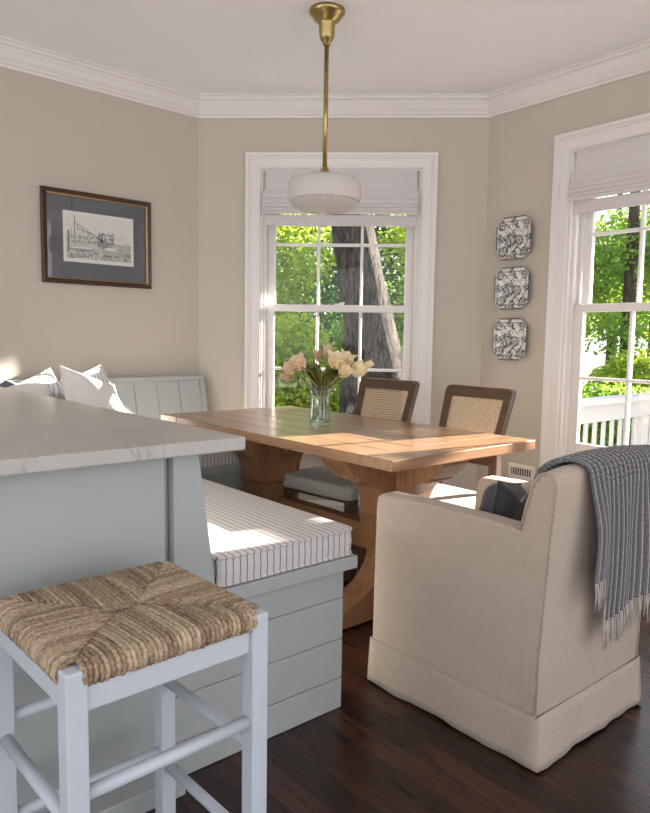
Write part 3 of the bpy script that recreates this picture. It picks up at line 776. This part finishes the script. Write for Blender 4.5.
# ------------------------------------------------------------------ cane chairs (face -s, along the far side of the table)
def cane_chair(s0, t0, label, rot=0):
    root = thing('cane_chair', label, 'chair', F_, (s0, t0, 0), 'cane back dining chairs', rot=rot)
    W = .245
    m = MB(); ra, rb = cushion(m, s0-.27, s0+.185, t0-W, t0+W, .405, .475, .045, .012); m.build('seat', GREYPAD, root, smooth=True)
    m = MB(); m.box(s0-.235, s0+.215, t0-W+.03, t0+W-.03, .382, .4045); m.build('seat_frame', CHAIRX, root, bevel=.004)
    for sg in (-1, 1):
        y = t0+sg*(W-.03)
        m = MB(); m.add([(s0-.25+dx*(1 if z else 1)+(0 if z else .004), y+dy, z) for z in (0.0, .4045) for dx, dy in ((0, -.022), (.045, -.022), (.045, .022), (0, .022))], [(0, 1, 2, 3), (4, 7, 6, 5), (0, 4, 5, 1), (1, 5, 6, 2), (2, 6, 7, 3), (3, 7, 4, 0)])
        m.build('leg', CHAIRW, root, bevel=.004)
        m = MB(); P = [(s0+.285, 0, W-.04), (s0+.238, .40, W-.055), (s0+.215, .55, W-.072), (s0+.228, .66, W-.079)]
        vs = []; fs = []
        for (x, z, hy) in P:
            yy = t0+sg*hy
            vs += [(x-.018, yy-.022, z), (x+.022, yy-.022, z), (x+.022, yy+.022, z), (x-.018, yy+.022, z)]
        for k in range(3): fs += [(4*k+j, 4*k+(j+1) % 4, 4*k+4+(j+1) % 4, 4*k+4+j) for j in range(4)]
        fs += [(0, 1, 2, 3), (15, 14, 13, 12)]; m.add(vs, fs); m.build('leg', CHAIRW, root, bevel=.004)
    # backrest: raked rounded frame, wider at the top
    def bp(y, z, d):
        f = (z-.62)/.33; return (s0+.215+f*.105+d, t0+y*(1+.10*(f-1)), z)
    def outline(hw, z0, z1, r):
        pts = []
        for cy, cz, a0 in ((hw-r, z1-r, 0), (-hw+r, z1-r, 90), (-hw+r, z0+r, 180), (hw-r, z0+r, 270)):
            for k in range(6): a = math.radians(a0+k*18); pts.append((cy+r*math.cos(a), cz+r*math.sin(a)))
        return pts
    out = outline(.198, .60, .955, .03); inn = outline(.158, .645, .902, .012); N = len(out)
    m = MB(); vs = [bp(y, z, d) for d in (-.018, .02) for L in (out, inn) for y, z in L]
    fs = []
    for k in range(N):
        j = (k+1) % N
        fs += [(k, j, N+j, N+k), (2*N+k, 3*N+k, 3*N+j, 2*N+j), (k, 2*N+k, 2*N+j, j), (N+k, N+j, 3*N+j, 3*N+k)]
    m.add(vs, fs); bf = m.build('backrest_frame', CHAIRX, root, bevel=.003)
    m = MB(); P = [[bp(-.161+.322*i/14, .642+.266*j/10, -.004) for j in range(11)] for i in range(15)]; m.grid(P)
    m.build('cane_panel', CANE, bf, fix=False)
    return root
cane_chair(2.42, 2.06, 'cane back dining chair near the armchair, seat in full sun')
cane_chair(2.42, 2.64, 'cane back dining chair in front of the window, behind the tulips', .1)

# ------------------------------------------------------------------ slipcovered armchair (faces +t)
AS0, AS1 = 1.615, 2.195
root = thing('armchair', 'linen slipcovered armchair with skirt at the near end of table', 'armchair', F_, (1.9, 1.3, 0))
# back: side profile swept across s with crowned top
prof = [(.989, .10), (.985, .32), (.975, .5), (.967, .65), (.957, .79), (.960, .812), (.970, .826), (.990, .832), (1.012, .824), (1.028, .80), (1.045, .74), (1.062, .665), (1.085, .52), (1.10, .40), (1.10, .10)]
ns = 22; P = []
for i in range(ns+1):
    f = i/ns; sx = AS0+(AS1-AS0)*f; e = (1-(2*f-1)**4)
    P.append([(sx, t-.006*e*(1 if t < 1.0 else 0), z+.016*e*max(0, min(1, (z-.6)/.2))) for t, z in prof])
m = MB(); m.grid(P); npf = len(prof)
m.f.append(tuple(range(npf))); m.f.append(tuple(range(ns*npf+npf-1, ns*npf-1, -1)))
for i in range(ns): m.f.append((i*npf, i*npf+npf-1, (i+1)*npf+npf-1, (i+1)*npf))
back = m.build('backrest', LINEN, root, smooth=True, bevel=.006)
for sx in (AS0-.001, AS1+.001):
    m = MB(); m.tube([(sx, t, z) for t, z in prof[:-3]], .0036, 6); m.build('piping', PIPE, back, smooth=True)
for sgn, a, b in ((-1, AS0-.001, AS0+.082), (1, AS1-.082, AS1+.001)):
    m = MB()
    q = .03 if sgn > 0 else 0
    poly = [(1.048, .10), (1.052, .662), (1.2, .668), (1.45, .668), (1.60-q, .664), (1.622-q, .65), (1.626-q, .61), (1.632-q*.3, .10)]
    m.prism(poly, 'x', a, b); o = m.build('arm', LINEN, root, bevel=.011, seg=3)
m = MB(); m.box(AS0+.083, AS1-.083, 1.101, 1.615, .155, .40); m.build('seat_base', LINEN, root, bevel=.008)
m = MB(); ra, rb = cushion(m, AS0+.086, AS1-.086, 1.105, 1.62, .401, .50, .03, .018); m.build('seat_cushion', LINEN, root, smooth=True)
# skirt: flared band with a gently wavy hem
per = []
def pline(x0, y0, x1, y1, n): return [(x0+(x1-x0)*k/n, y0+(y1-y0)*k/n) for k in range(n)]
e = .0015; YF = 1.633; YB = .979
cor = [(AS0-e, YB), (AS1+e, YB), (AS1+e, YF), (AS0-e, YF)]
for k in range(4): per += pline(*cor[k], *cor[(k+1) % 4], 26)
cxm, cym = (AS0+AS1)/2, 1.31
P = []
for i, (x, y) in enumerate(per):
    row = []
    for j in range(7):
        f = j/6; fl = .001+.006*f+.003*f*math.sin(i*.55)+.002*f*math.sin(i*1.3)
        dx = (x-cxm)/abs(x-cxm) if abs(abs(x-cxm)-(AS1-AS0)/2-e) < 1e-6 else 0
        dy = (1 if y > cym else -1) if (abs(y-YB) < 1e-6 or abs(y-YF) < 1e-6) else 0
        row.append((x+dx*fl, y+dy*fl, .158-f*(.151+.003*math.sin(i*.4))))
    P.append(row)
m = MB(); m.grid(P, closed_u=True); sk = m.build('skirt', LINEN, root, smooth=True, solid=.003)
m = MB(); ring = [(x+(.003 if x > cxm else -.003)*(abs(abs(x-cxm)-(AS1-AS0)/2-e) < 1e-6), y, .158) for x, y in per]; m.tube(ring+ring[:1], .0018, 6, cap=False); m.build('skirt_seam', LINEN, sk, smooth=True)

pillow(F_, (1.835, 1.30, .51), (.31, .20, .12), math.radians(8), .35, SLATE, 'charcoal pillow on the seat of the linen armchair', .2)

# throw over the chair back
root = thing('throw_blanket', 'charcoal ribbed throw with pale fringe draped over the armchair back', 'blanket', F_, (2.0, 1.0, .87))
NU, NV = 190, 60
def crest(s):
    f = (s-AS0)/(AS1-AS0); e = max(0, 1-(2*f-1)**2); return .832+.016*e
P = []; UV = []
def bl(u, v):
    # v: 0 = inside end, 1 = lower hem on the outside of the back
    right = 2.222
    left = 1.62+.118*min(1, max(0, (v-.10)/.2)) if v < .3 else 1.738+.008*math.sin((v-.3)*5)
    s = left+(right-left)*u
    cz = crest(min(s, AS1-.01))
    rib = math.sin(u*19*2*math.pi)
    fold = math.sin(u*19+1.0)*.5+math.sin(u*8.3+2*v)*.5
    bottom = .53 if u < .15 else (.53-.13*min(1, (u-.15)/.03) if u < .18 else .40+.03*math.sin(u*3.3-1))
    if v < .16:
        f = v/.16; z = .74+(cz-.06-.74)*f; t = 1.062-.022*f+.006
    elif v < .34:
        a = (v-.16)/.18*math.pi; z = cz-.05+.066*math.sin(a)**.7+.004*rib*math.sin(a); t = .993+.060*math.cos(a)+.0045*rib*math.cos(a)
        if a > math.pi*.98: z = cz-.05
    else:
        f = (v-.34)/.66; z = cz-.05+(bottom-cz+.05)*f; t = .931-.010*math.sin(f*2.2)-.013*fold*min(1, f*2.2)-.006*f-.0045*rib
        s += .012*math.sin(u*9)*f
    if u > .9 and v > .1: t += .0
    return (s, t, z)
for i in range(NU+1): P.append([bl(i/NU, j/NV) for j in range(NV+1)])
m = MB(); m.grid(P); o = m.build('throw_cloth', THROW, root, smooth=True, solid=.007)
uvl = o.data.uv_layers.new(name='UVMap'); nvv = NV+1
for lp in o.data.loops:
    i, j = divmod(lp.vertex_index, nvv); uvl.data[lp.index].uv = (i/NU, j/NV)
m = MB(); rr = random.Random(3)
for k in range(120):
    u = (k+.5)/120; x, y, z = bl(u, 1.0); ln = rr.uniform(.065, .095)
    a, b = rr.uniform(-.012, .012), rr.uniform(-.006, .004)
    m.tube([(x, y, z+.004), (x+a*.4, y-.003+b*.5, z-ln*.5), (x+a, y+b, z-ln)], [.0022, .0018, .001], 5)
m.build('fringe', FRINGE, root, smooth=True)

# ------------------------------------------------------------------ rush stool
S0, S1, T0, T1 = .357, .756, 1.048, 1.440; LG = .037; SZ = .642
root = thing('counter_stool', 'pale blue-grey counter stool with woven rush seat by the peninsula', 'stool', F_, ((S0+S1)/2, (T0+T1)/2, 0), rot=.035)
for x in (S0, S1-LG):
    for y in (T0, T1-LG):
        m = MB(); m.box(x, x+LG, y, y+LG, 0, SZ+.006); m.build('leg', STOOLP, root, bevel=.003)
def bar(x0, x1, y0, y1, z0, z1, nm):
    m = MB(); m.box(x0, x1, y0, y1, z0, z1); m.build(nm, STOOLP, root, bevel=.003)
bar(S0+LG, S1-LG, T0+.010, T0+.032, .572, .628, 'seat_rail'); bar(S0+LG, S1-LG, T1-.032, T1-.010, .572, .628, 'seat_rail')
bar(S0+.010, S0+.032, T0+LG, T1-LG, .572, .628, 'seat_rail'); bar(S1-.032, S1-.010, T0+LG, T1-LG, .572, .628, 'seat_rail')
def rod(p, q):
    m = MB(); m.tube([p, q], .0125, 14); m.build('stretcher', STOOLP, root, smooth=True)
xm0, xm1, ym0, ym1 = S0+LG/2, S1-LG/2, T0+LG/2, T1-LG/2
rod((S0+LG, ym0, .428), (S1-LG, ym0, .428)); rod((S0+LG, ym1, .41), (S1-LG, ym1, .41)); rod((S0+LG, ym1, .197), (S1-LG, ym1, .197)); rod((S0+LG, ym0, .215), (S1-LG, ym0, .215))
for x in (xm0, xm1): rod((x, T0+LG, .372), (x, T1-LG, .372)); rod((x, T0+LG, .163), (x, T1-LG, .163))
# rush: cords wrap each rail and run in to the diagonals
m = MB(); cx, cy = (S0+S1)/2, (T0+T1)/2; hx, hy = (S1-S0)/2-.001, (T1-T0)/2-.001
rr = random.Random(5)
def cords(side):
    half = hx if side in 'fb' else hy; depth = hy if side in 'fb' else hx
    ridge = .022                                      # half length of the centre ridge along x
    N = 36
    for k in range(N):
        q = -1+2*(k+.5)/N
        p = q*(half-LG*.70)                           # along the rail, between the legs
        a = abs(p)
        if side in 'fb': lim = depth*(half-a)/(half-ridge) if a > ridge else depth
        else: lim = (depth-ridge)*(1-a/half)
        lim = max(lim, .018)
        pts = []
        jit = rr.uniform(-.0012, .0012)
        for (o, z) in ((.020, .618), (.004, .622), (-.001, .634), (.004, .648), (.016, .6545)): pts.append((min(o, lim), z+jit))
        nseg = 5
        for j in range(1, nseg+1):
            o = .016+(lim-.016)*j/nseg
            z = .6545+.004*math.sin(min(1, o/depth)*math.pi*.5)-.011*(o/depth)**1.5
            if j == nseg: z -= .004
            pts.append((o, z+jit))
        path = []
        wob = rr.uniform(-.0015, .0015)
        for n_, (o, z) in enumerate(pts):
            al = p+wob*math.sin(n_*1.3)
            if side == 'f': path.append((cx+al, cy-depth+o, z))
            elif side == 'b': path.append((cx-al, cy+depth-o, z))
            elif side == 'l': path.append((cx-depth+o, cy-al, z))
            else: path.append((cx+depth-o, cy+al, z))
        r = (half-.03)/N*1.10
        m.tube(path, [r*rr.uniform(.92, 1.05) for _ in path], 7)
for sd in 'fbrl': cords(sd)
m.prism([(S0+.012, T0+.012), (S1-.012, T0+.012), (S1-.012, T1-.012), (S0+.012, T1-.012)], 'z', .63, .6385)
m.build('rush_seat', RUSH, root, smooth=True)

# ------------------------------------------------------------------ outside
def leaves(centers, n, size, stretch=(1, 1, 1)):
    """n leaf quads scattered in the given (centre, radii) blobs"""
    vol = np.array([max(.02, c[3]*c[4]*c[5]) for c in centers]); pick = rng.choice(len(centers), n, p=vol/vol.sum())
    C = np.array(centers)[pick]
    d = rng.normal(size=(n, 3)); d /= np.linalg.norm(d, axis=1)[:, None]; r = rng.random(n)**.45
    p = C[:, :3]+d*C[:, 3:6]*r[:, None]
    a = rng.normal(size=(n, 3)); a[:, 2] *= .6; a /= np.linalg.norm(a, axis=1)[:, None]
    b = np.cross(a, rng.normal(size=(n, 3))); b /= np.linalg.norm(b, axis=1)[:, None]
    L = size*(.7+.6*rng.random(n))[:, None]; Wd = L*.34
    V = np.stack([p-a*L*.5, p+b*Wd, p+a*L*.55, p-b*Wd], 1).reshape(-1, 3)
    return V
def foliage(name, V, mat, parent):
    fr, org = INFO[parent.name]
    V = V-np.array(org); n = len(V)//4
    me = bpy.data.meshes.new(name); me.vertices.add(n*4); me.vertices.foreach_set('co', V.astype(np.float32).ravel())
    me.loops.add(n*4); me.loops.foreach_set('vertex_index', np.arange(n*4, dtype=np.int32))
    me.polygons.add(n); me.polygons.foreach_set('loop_start', np.arange(0, n*4, 4, dtype=np.int32)); me.polygons.foreach_set('loop_total', np.full(n, 4, np.int32))
    me.update(calc_edges=True); me.materials.append(mat)
    o = bpy.data.objects.new(name, me); COL.objects.link(o); o.parent = parent; INFO[o.name] = (fr, org); return o
GZ = -.9
m = MB()
NXG = 40
P = []
for i in range(NXG+1):
    row = []
    for j in range(NXG+1):
        x = -22+48*i/NXG; y = 4.9+36*j/NXG
        row.append((x, y, GZ+max(0, (y-9))*.055+.06*math.sin(x*.7)*math.sin(y*.5)))
    P.append(row)
m.grid(P)
m.build('lawn', LAWN, fr=W_, org=(0, 0, 0), kind='structure')

def trunk(m, pts, rads, n=20, rough=.08, nz=40):
    pts = [Vector(p) for p in pts]; K = len(pts)-1; rows = []
    for j in range(nz+1):
        f = j/nz*K; i = min(K-1, int(f)); q = f-i
        c = pts[i].lerp(pts[i+1], q); r = rads[i]*(1-q)+rads[i+1]*q
        rows.append([(c.x+r*math.cos(2*math.pi*k/n)*(1+rough*math.sin(k*2.7+j*.25)+rough*.7*math.sin(k*5.1-j*.4)), c.y+r*math.sin(2*math.pi*k/n)*(1+rough*math.sin(k*3.3+j*.2)), c.z) for k in range(n)])
    m.grid([[rows[j][k] for j in range(nz+1)] for k in range(n)], closed_u=True)
root = thing('tree', 'thick grey tree trunk leaning left just outside the back window', 'tree', W_, (.92, 7.4, GZ))
m = MB(); trunk(m, [(.95, 7.4, GZ-.1), (.76, 7.4, .0), (.56, 7.4, .85), (.40, 7.4, 1.6), (.25, 7.4, 2.35), (.0, 7.4, 3.6), (-.2, 7.4, 4.8)], [.46, .36, .29, .245, .215, .20, .18], 40, .05, 60)
m.build('trunk', BARK, root, smooth=True)
m = MB(); trunk(m, [(.42, 7.75, GZ-.1), (.34, 7.72, .3), (.30, 7.68, 1.0), (.38, 7.55, 1.6)], [.2, .17, .14, .1], 24, .05, 30)
m.build('side_trunk', BARK, root, smooth=True)
V = leaves([(-.4, 7.9, 4.2, 1.3, .9, 1.0), (.9, 8.2, 4.6, 1.2, .8, .9)], 2500, .09); foliage('crown', V, LEAF1, root)

def tree(x, y, h, tr, blobs, n, size, mat, label, bark=BARK2, lean_=(0, 0), group='trees outside the windows'):
    gz = GZ+max(0, (y-9))*.055
    root = thing('tree', label, 'tree', W_, (x, y, gz), group)
    m = MB(); trunk(m, [(x, y, gz-.1), (x+lean_[0]*.5, y, gz+h*.5), (x+lean_[0], y+lean_[1], gz+h)], [tr, tr*.8, tr*.45], 12, .06, 20); m.build('trunk', bark, root, smooth=True)
    foliage('crown', leaves([(x+b[0], y+b[1], b[2], b[3], b[4], b[5]) for b in blobs], n, size), mat, root)
    return root
def shrub(x, y, blobs, n, size, mat, label):
    gz = GZ+max(0, (y-9))*.055
    root = thing('shrub', label, 'shrub', W_, (x, y, gz), 'shrubs outside the windows')
    m = MB(); rr = random.Random(int(x*100)+int(y*10))
    for k in range(5): a = k*1.256; m.tube([(x+.04*math.cos(a), y+.04*math.sin(a), gz-.05), (x+.25*math.cos(a), y+.2*math.sin(a), gz+.6), (x+.5*math.cos(a), y+.35*math.sin(a), gz+1.1)], [.02, .014, .006], 6)
    m.build('stems', BARK2, root, smooth=True)
    foliage('foliage', leaves([(x+b[0], y+b[1], b[2], b[3], b[4], b[5]) for b in blobs], n, size), mat, root)
shrub(-.55, 9.0, [(0, 0, .25, .8, .5, .8), (.1, .1, .9, .6, .4, .6)], 9000, .07, LEAF1, 'bright green shrub seen through left panes of the back window')
shrub(.55, 9.6, [(0, 0, .2, .8, .5, .9), (0, .1, 1.0, .6, .4, .6)], 7500, .07, LEAF2, 'mid green shrub behind the thick leaning trunk')
shrub(1.7, 9.2, [(0, 0, .3, .8, .5, .9), (-.1, .1, 1.0, .6, .4, .7)], 7500, .07, LEAF1, 'bright green shrub right of the thick leaning trunk')
tree(-1.5, 11.0, 4.2, .10, [(.2, 0, 2.0, 1.2, .8, 1.0), (.8, -.2, 2.6, 1.0, .7, .8), (-.6, .1, 3.2, 1.2, .8, .9)], 10000, .08, LEAF1, 'slim tree with bright leaves at left of the back window', lean_=(.5, 0))
tree(.4, 12.5, 4.5, .12, [(0, 0, 2.2, 1.4, .8, 1.1), (.8, 0, 3.0, 1.0, .8, .7), (-.9, 0, 3.3, .9, .7, .6)], 10000, .085, LEAF3, 'dark leaved tree farthest behind the back window')
tree(2.2, 11.2, 4.2, .10, [(0, 0, 1.9, 1.1, .8, 1.0), (-.5, -.1, 2.7, .9, .7, .6)], 8500, .08, LEAF1, 'yellow-green tree at right of the back window')
tree(-.6, 16.5, 5.2, .14, [(-.9, 0, 1.4, 1.3, .7, 1.5), (.6, 0, 1.7, 1.3, .7, 1.4)], 8000, .15, LEAF2, 'wide tree at the back of the garden, left of the thick leaning trunk')
tree(2.6, 17.0, 5.2, .14, [(-.6, 0, 1.5, 1.4, .7, 1.5), (.9, 0, 1.9, 1.3, .7, 1.4)], 8000, .15, LEAF1, 'wide yellow-green tree at the back of the garden, right of the thick leaning trunk')
tree(7.6, 18.5, 5.4, .15, [(-1.2, 0, 2.4, 1.5, .7, 1.3), (.8, 0, 2.6, 1.5, .7, 1.4)], 8000, .15, LEAF1, 'wide tree farthest back across the lawn in the right-hand window')
# beyond the right-hand window
tree(4.75, 11.0, 6.0, .115, [(-.9, .4, 2.2, .8, .6, 1.1), (.1, .3, 2.5, .9, .6, .7), (.9, .2, 2.9, .9, .6, .8), (-.3, -.3, 1.35, .75, .4, .4)], 10000, .075, LEAF2, 'slender dark trunk tree seen through the right-hand window')
shrub(4.3, 9.8, [(0, 0, .35, .7, .45, .6), (.1, 0, .75, .5, .3, .35)], 6000, .07, LEAF1, 'bright shrub just beyond the white deck railing')
shrub(6.2, 10.6, [(0, 0, .3, .8, .5, .5), (.3, 0, .6, .5, .4, .35)], 3000, .08, LEAF2, 'low shrub right of the slender dark trunk')
tree(3.3, 13.2, 5.0, .11, [(0, 0, 1.8, 1.0, .8, 1.2), (.3, 0, 3.1, 1.0, .8, .8)], 9000, .09, LEAF3, 'dark tree beyond the lawn, left in the right-hand window')
tree(6.6, 14.0, 5.4, .13, [(-.4, 0, 3.0, 1.5, .9, .9), (.8, 0, 3.6, 1.2, .9, .9), (-.2, 0, 1.9, .8, .7, .5)], 10000, .09, LEAF2, 'broad tree across the lawn, right in the right-hand window')
tree(9.2, 13.5, 5.0, .13, [(0, 0, 2.6, 1.6, 1.0, 1.2), (.5, 0, 3.6, 1.2, .9, .8)], 4500, .11, LEAF3, 'dark tree at the far right across the lawn')
tree(-4.2, 12.0, 5.0, .13, [(0, 0, 2.4, 1.6, 1.0, 1.3), (.8, 0, 3.4, 1.2, .9, .8)], 4500, .1, LEAF2, 'leafy tree at the far left beyond the back window')

tree(5.683, 7.593, 4.4, .10, [(0.194, -0.228, 3.8, 0.5, 0.5, 0.45), (-0.065, 0.076, 3.78, 0.5, 0.5, 0.45), (-0.324, 0.381, 3.8, 0.5, 0.5, 0.45), (-0.065, 0.076, 4.4, 0.7, 0.7, 0.4)], 14000, .10, LEAF2, 'unseen tree added beside the deck, its high crown shading the back window', group='trees outside the windows')  # added out of view; crown keeps sun off the left wall
small = tree(5.104, 4.803, 3.4, .06, [(-0.098, 0.114, 3.0, 0.5, 0.5, 0.5), (-0.389, 0.456, 2.98, 0.5, 0.5, 0.48), (-0.681, 0.799, 3.0, 0.5, 0.5, 0.48)], 9000, .09, LEAF2, 'small unseen tree added beside the deck to shade the upper half of the right-hand window')  # added out of view to keep sun off the countertop
m = MB(); m.tube([(5.104, 4.803, 1.95), (4.987, 4.94, 2.205), (4.76, 5.206, 2.215)], [.05, .052, .048], 10); m.build('sun_block_branch', BARK2, small, smooth=True)  # added limb, shaped to block a strip of sun on the bench cushion
shrub(4.002, 6.097, [(0.0, 0.0, 0.4, 0.45, 0.45, 0.6), (0.032, -0.038, 1.15, 0.42, 0.42, 0.5), (0.227, -0.266, 0.7, 0.35, 0.35, 0.6)], 7000, .08, LEAF3, 'tall dark unseen shrub added to shade the white deck railing from its outer end')  # added out of view to keep direct sun off the railing
shrub(3.25, 7.7, [(0, 0, .05, .75, .4, .7), (.5, .2, .1, .6, .4, .6), (-.3, .1, .3, .45, .3, .4)], 9000, .07, LEAF2, 'green shrub close behind the balusters of the white deck railing')
# deck and railing outside the right wall
m = MB()
for k in range(14): m.box(3.72, 6.2, .4+k*.145, .4+k*.145+.14, -.16, -.12)
m.build('deck', DECKM, fr=F_, org=(3.7, .4, -.12), kind='structure')
RT = 2.36
root = thing('deck_railing', 'white painted deck railing with slat balusters outside the right-hand window', 'railing', F_, (4.0, RT, -.12))
m = MB(); m.box(3.74, 6.2, RT-.07, RT+.07, .76, .80); m.build('top_rail', RAILP, root, bevel=.005)
m = MB(); m.box(3.74, 6.2, RT-.025, RT+.025, .64, .7595); m.build('upper_rail', RAILP, root, bevel=.004)
m = MB(); m.box(3.74, 6.2, RT-.025, RT+.025, -.02, .05); m.build('lower_rail', RAILP, root, bevel=.004)
k = 0; x = 3.80
while x < 6.05:
    m = MB(); m.box(x, x+.042, RT-.006, RT+.006, .0505, .6395); m.build('baluster', RAILP, root); x += .118
for x in (5.06, 6.1):
    m = MB(); m.box(x, x+.1, RT-.0245, RT+.06, -.12, .64); m.build('post', RAILP, root, bevel=.005)

# ------------------------------------------------------------------ light
d = Vector((-1, .165, 0)); c, s = math.cos(FA), math.sin(FA)
d = Vector((c*d.x-s*d.y, s*d.x+c*d.y, -.285)).normalized()
sl = bpy.data.lights.new('sun', 'SUN'); sl.energy = 32.0; sl.angle = math.radians(.6); sl.color = (1, .93, .82)
so = bpy.data.objects.new('sun', sl); COL.objects.link(so); so.rotation_euler = d.to_track_quat('-Z', 'Y').to_euler(); so.location = (8, 8, 8)
w = bpy.data.worlds.new('sky'); SC.world = w; w.use_nodes = True
nt = w.node_tree; bg = nt.nodes['Background']
tc = nt.nodes.new('ShaderNodeTexCoord'); sp = nt.nodes.new('ShaderNodeSeparateXYZ'); rp = nt.nodes.new('ShaderNodeValToRGB')
nt.links.new(tc.outputs['Generated'], sp.inputs[0]); nt.links.new(sp.outputs[2], rp.inputs[0]); nt.links.new(rp.outputs[0], bg.inputs[0])
e = rp.color_ramp.elements; e[0].position = 0; e[0].color = (.98, .98, 1.0, 1); e[1].position = .7; e[1].color = (.80, .88, 1.0, 1)
bg.inputs[1].default_value = 1.5

# ------------------------------------------------------------------ camera
cam = bpy.data.cameras.new('camera'); co = bpy.data.objects.new('camera', cam); COL.objects.link(co); SC.camera = co
cam.sensor_fit = 'HORIZONTAL'; cam.sensor_width = 36; cam.lens = 692.1*36/650; cam.clip_start = .05; cam.clip_end = 200
p, r = .0996, .0159
right = Vector((1, 0, 0)); fw = Vector((0, math.cos(p), -math.sin(p))); up = Vector((0, math.sin(p), math.cos(p)))
cr = right*math.cos(r)+up*math.sin(r); cu = right*-math.sin(r)+up*math.cos(r)
M = Matrix((cr, cu, -fw)).transposed().to_4x4(); M.translation = (0, 0, 1.18); co.matrix_world = M
vs = SC.view_settings; vs.view_transform = 'Standard'; vs.look = 'None'; vs.gamma = 1; vs.use_curve_mapping = False; vs.exposure = 0.45
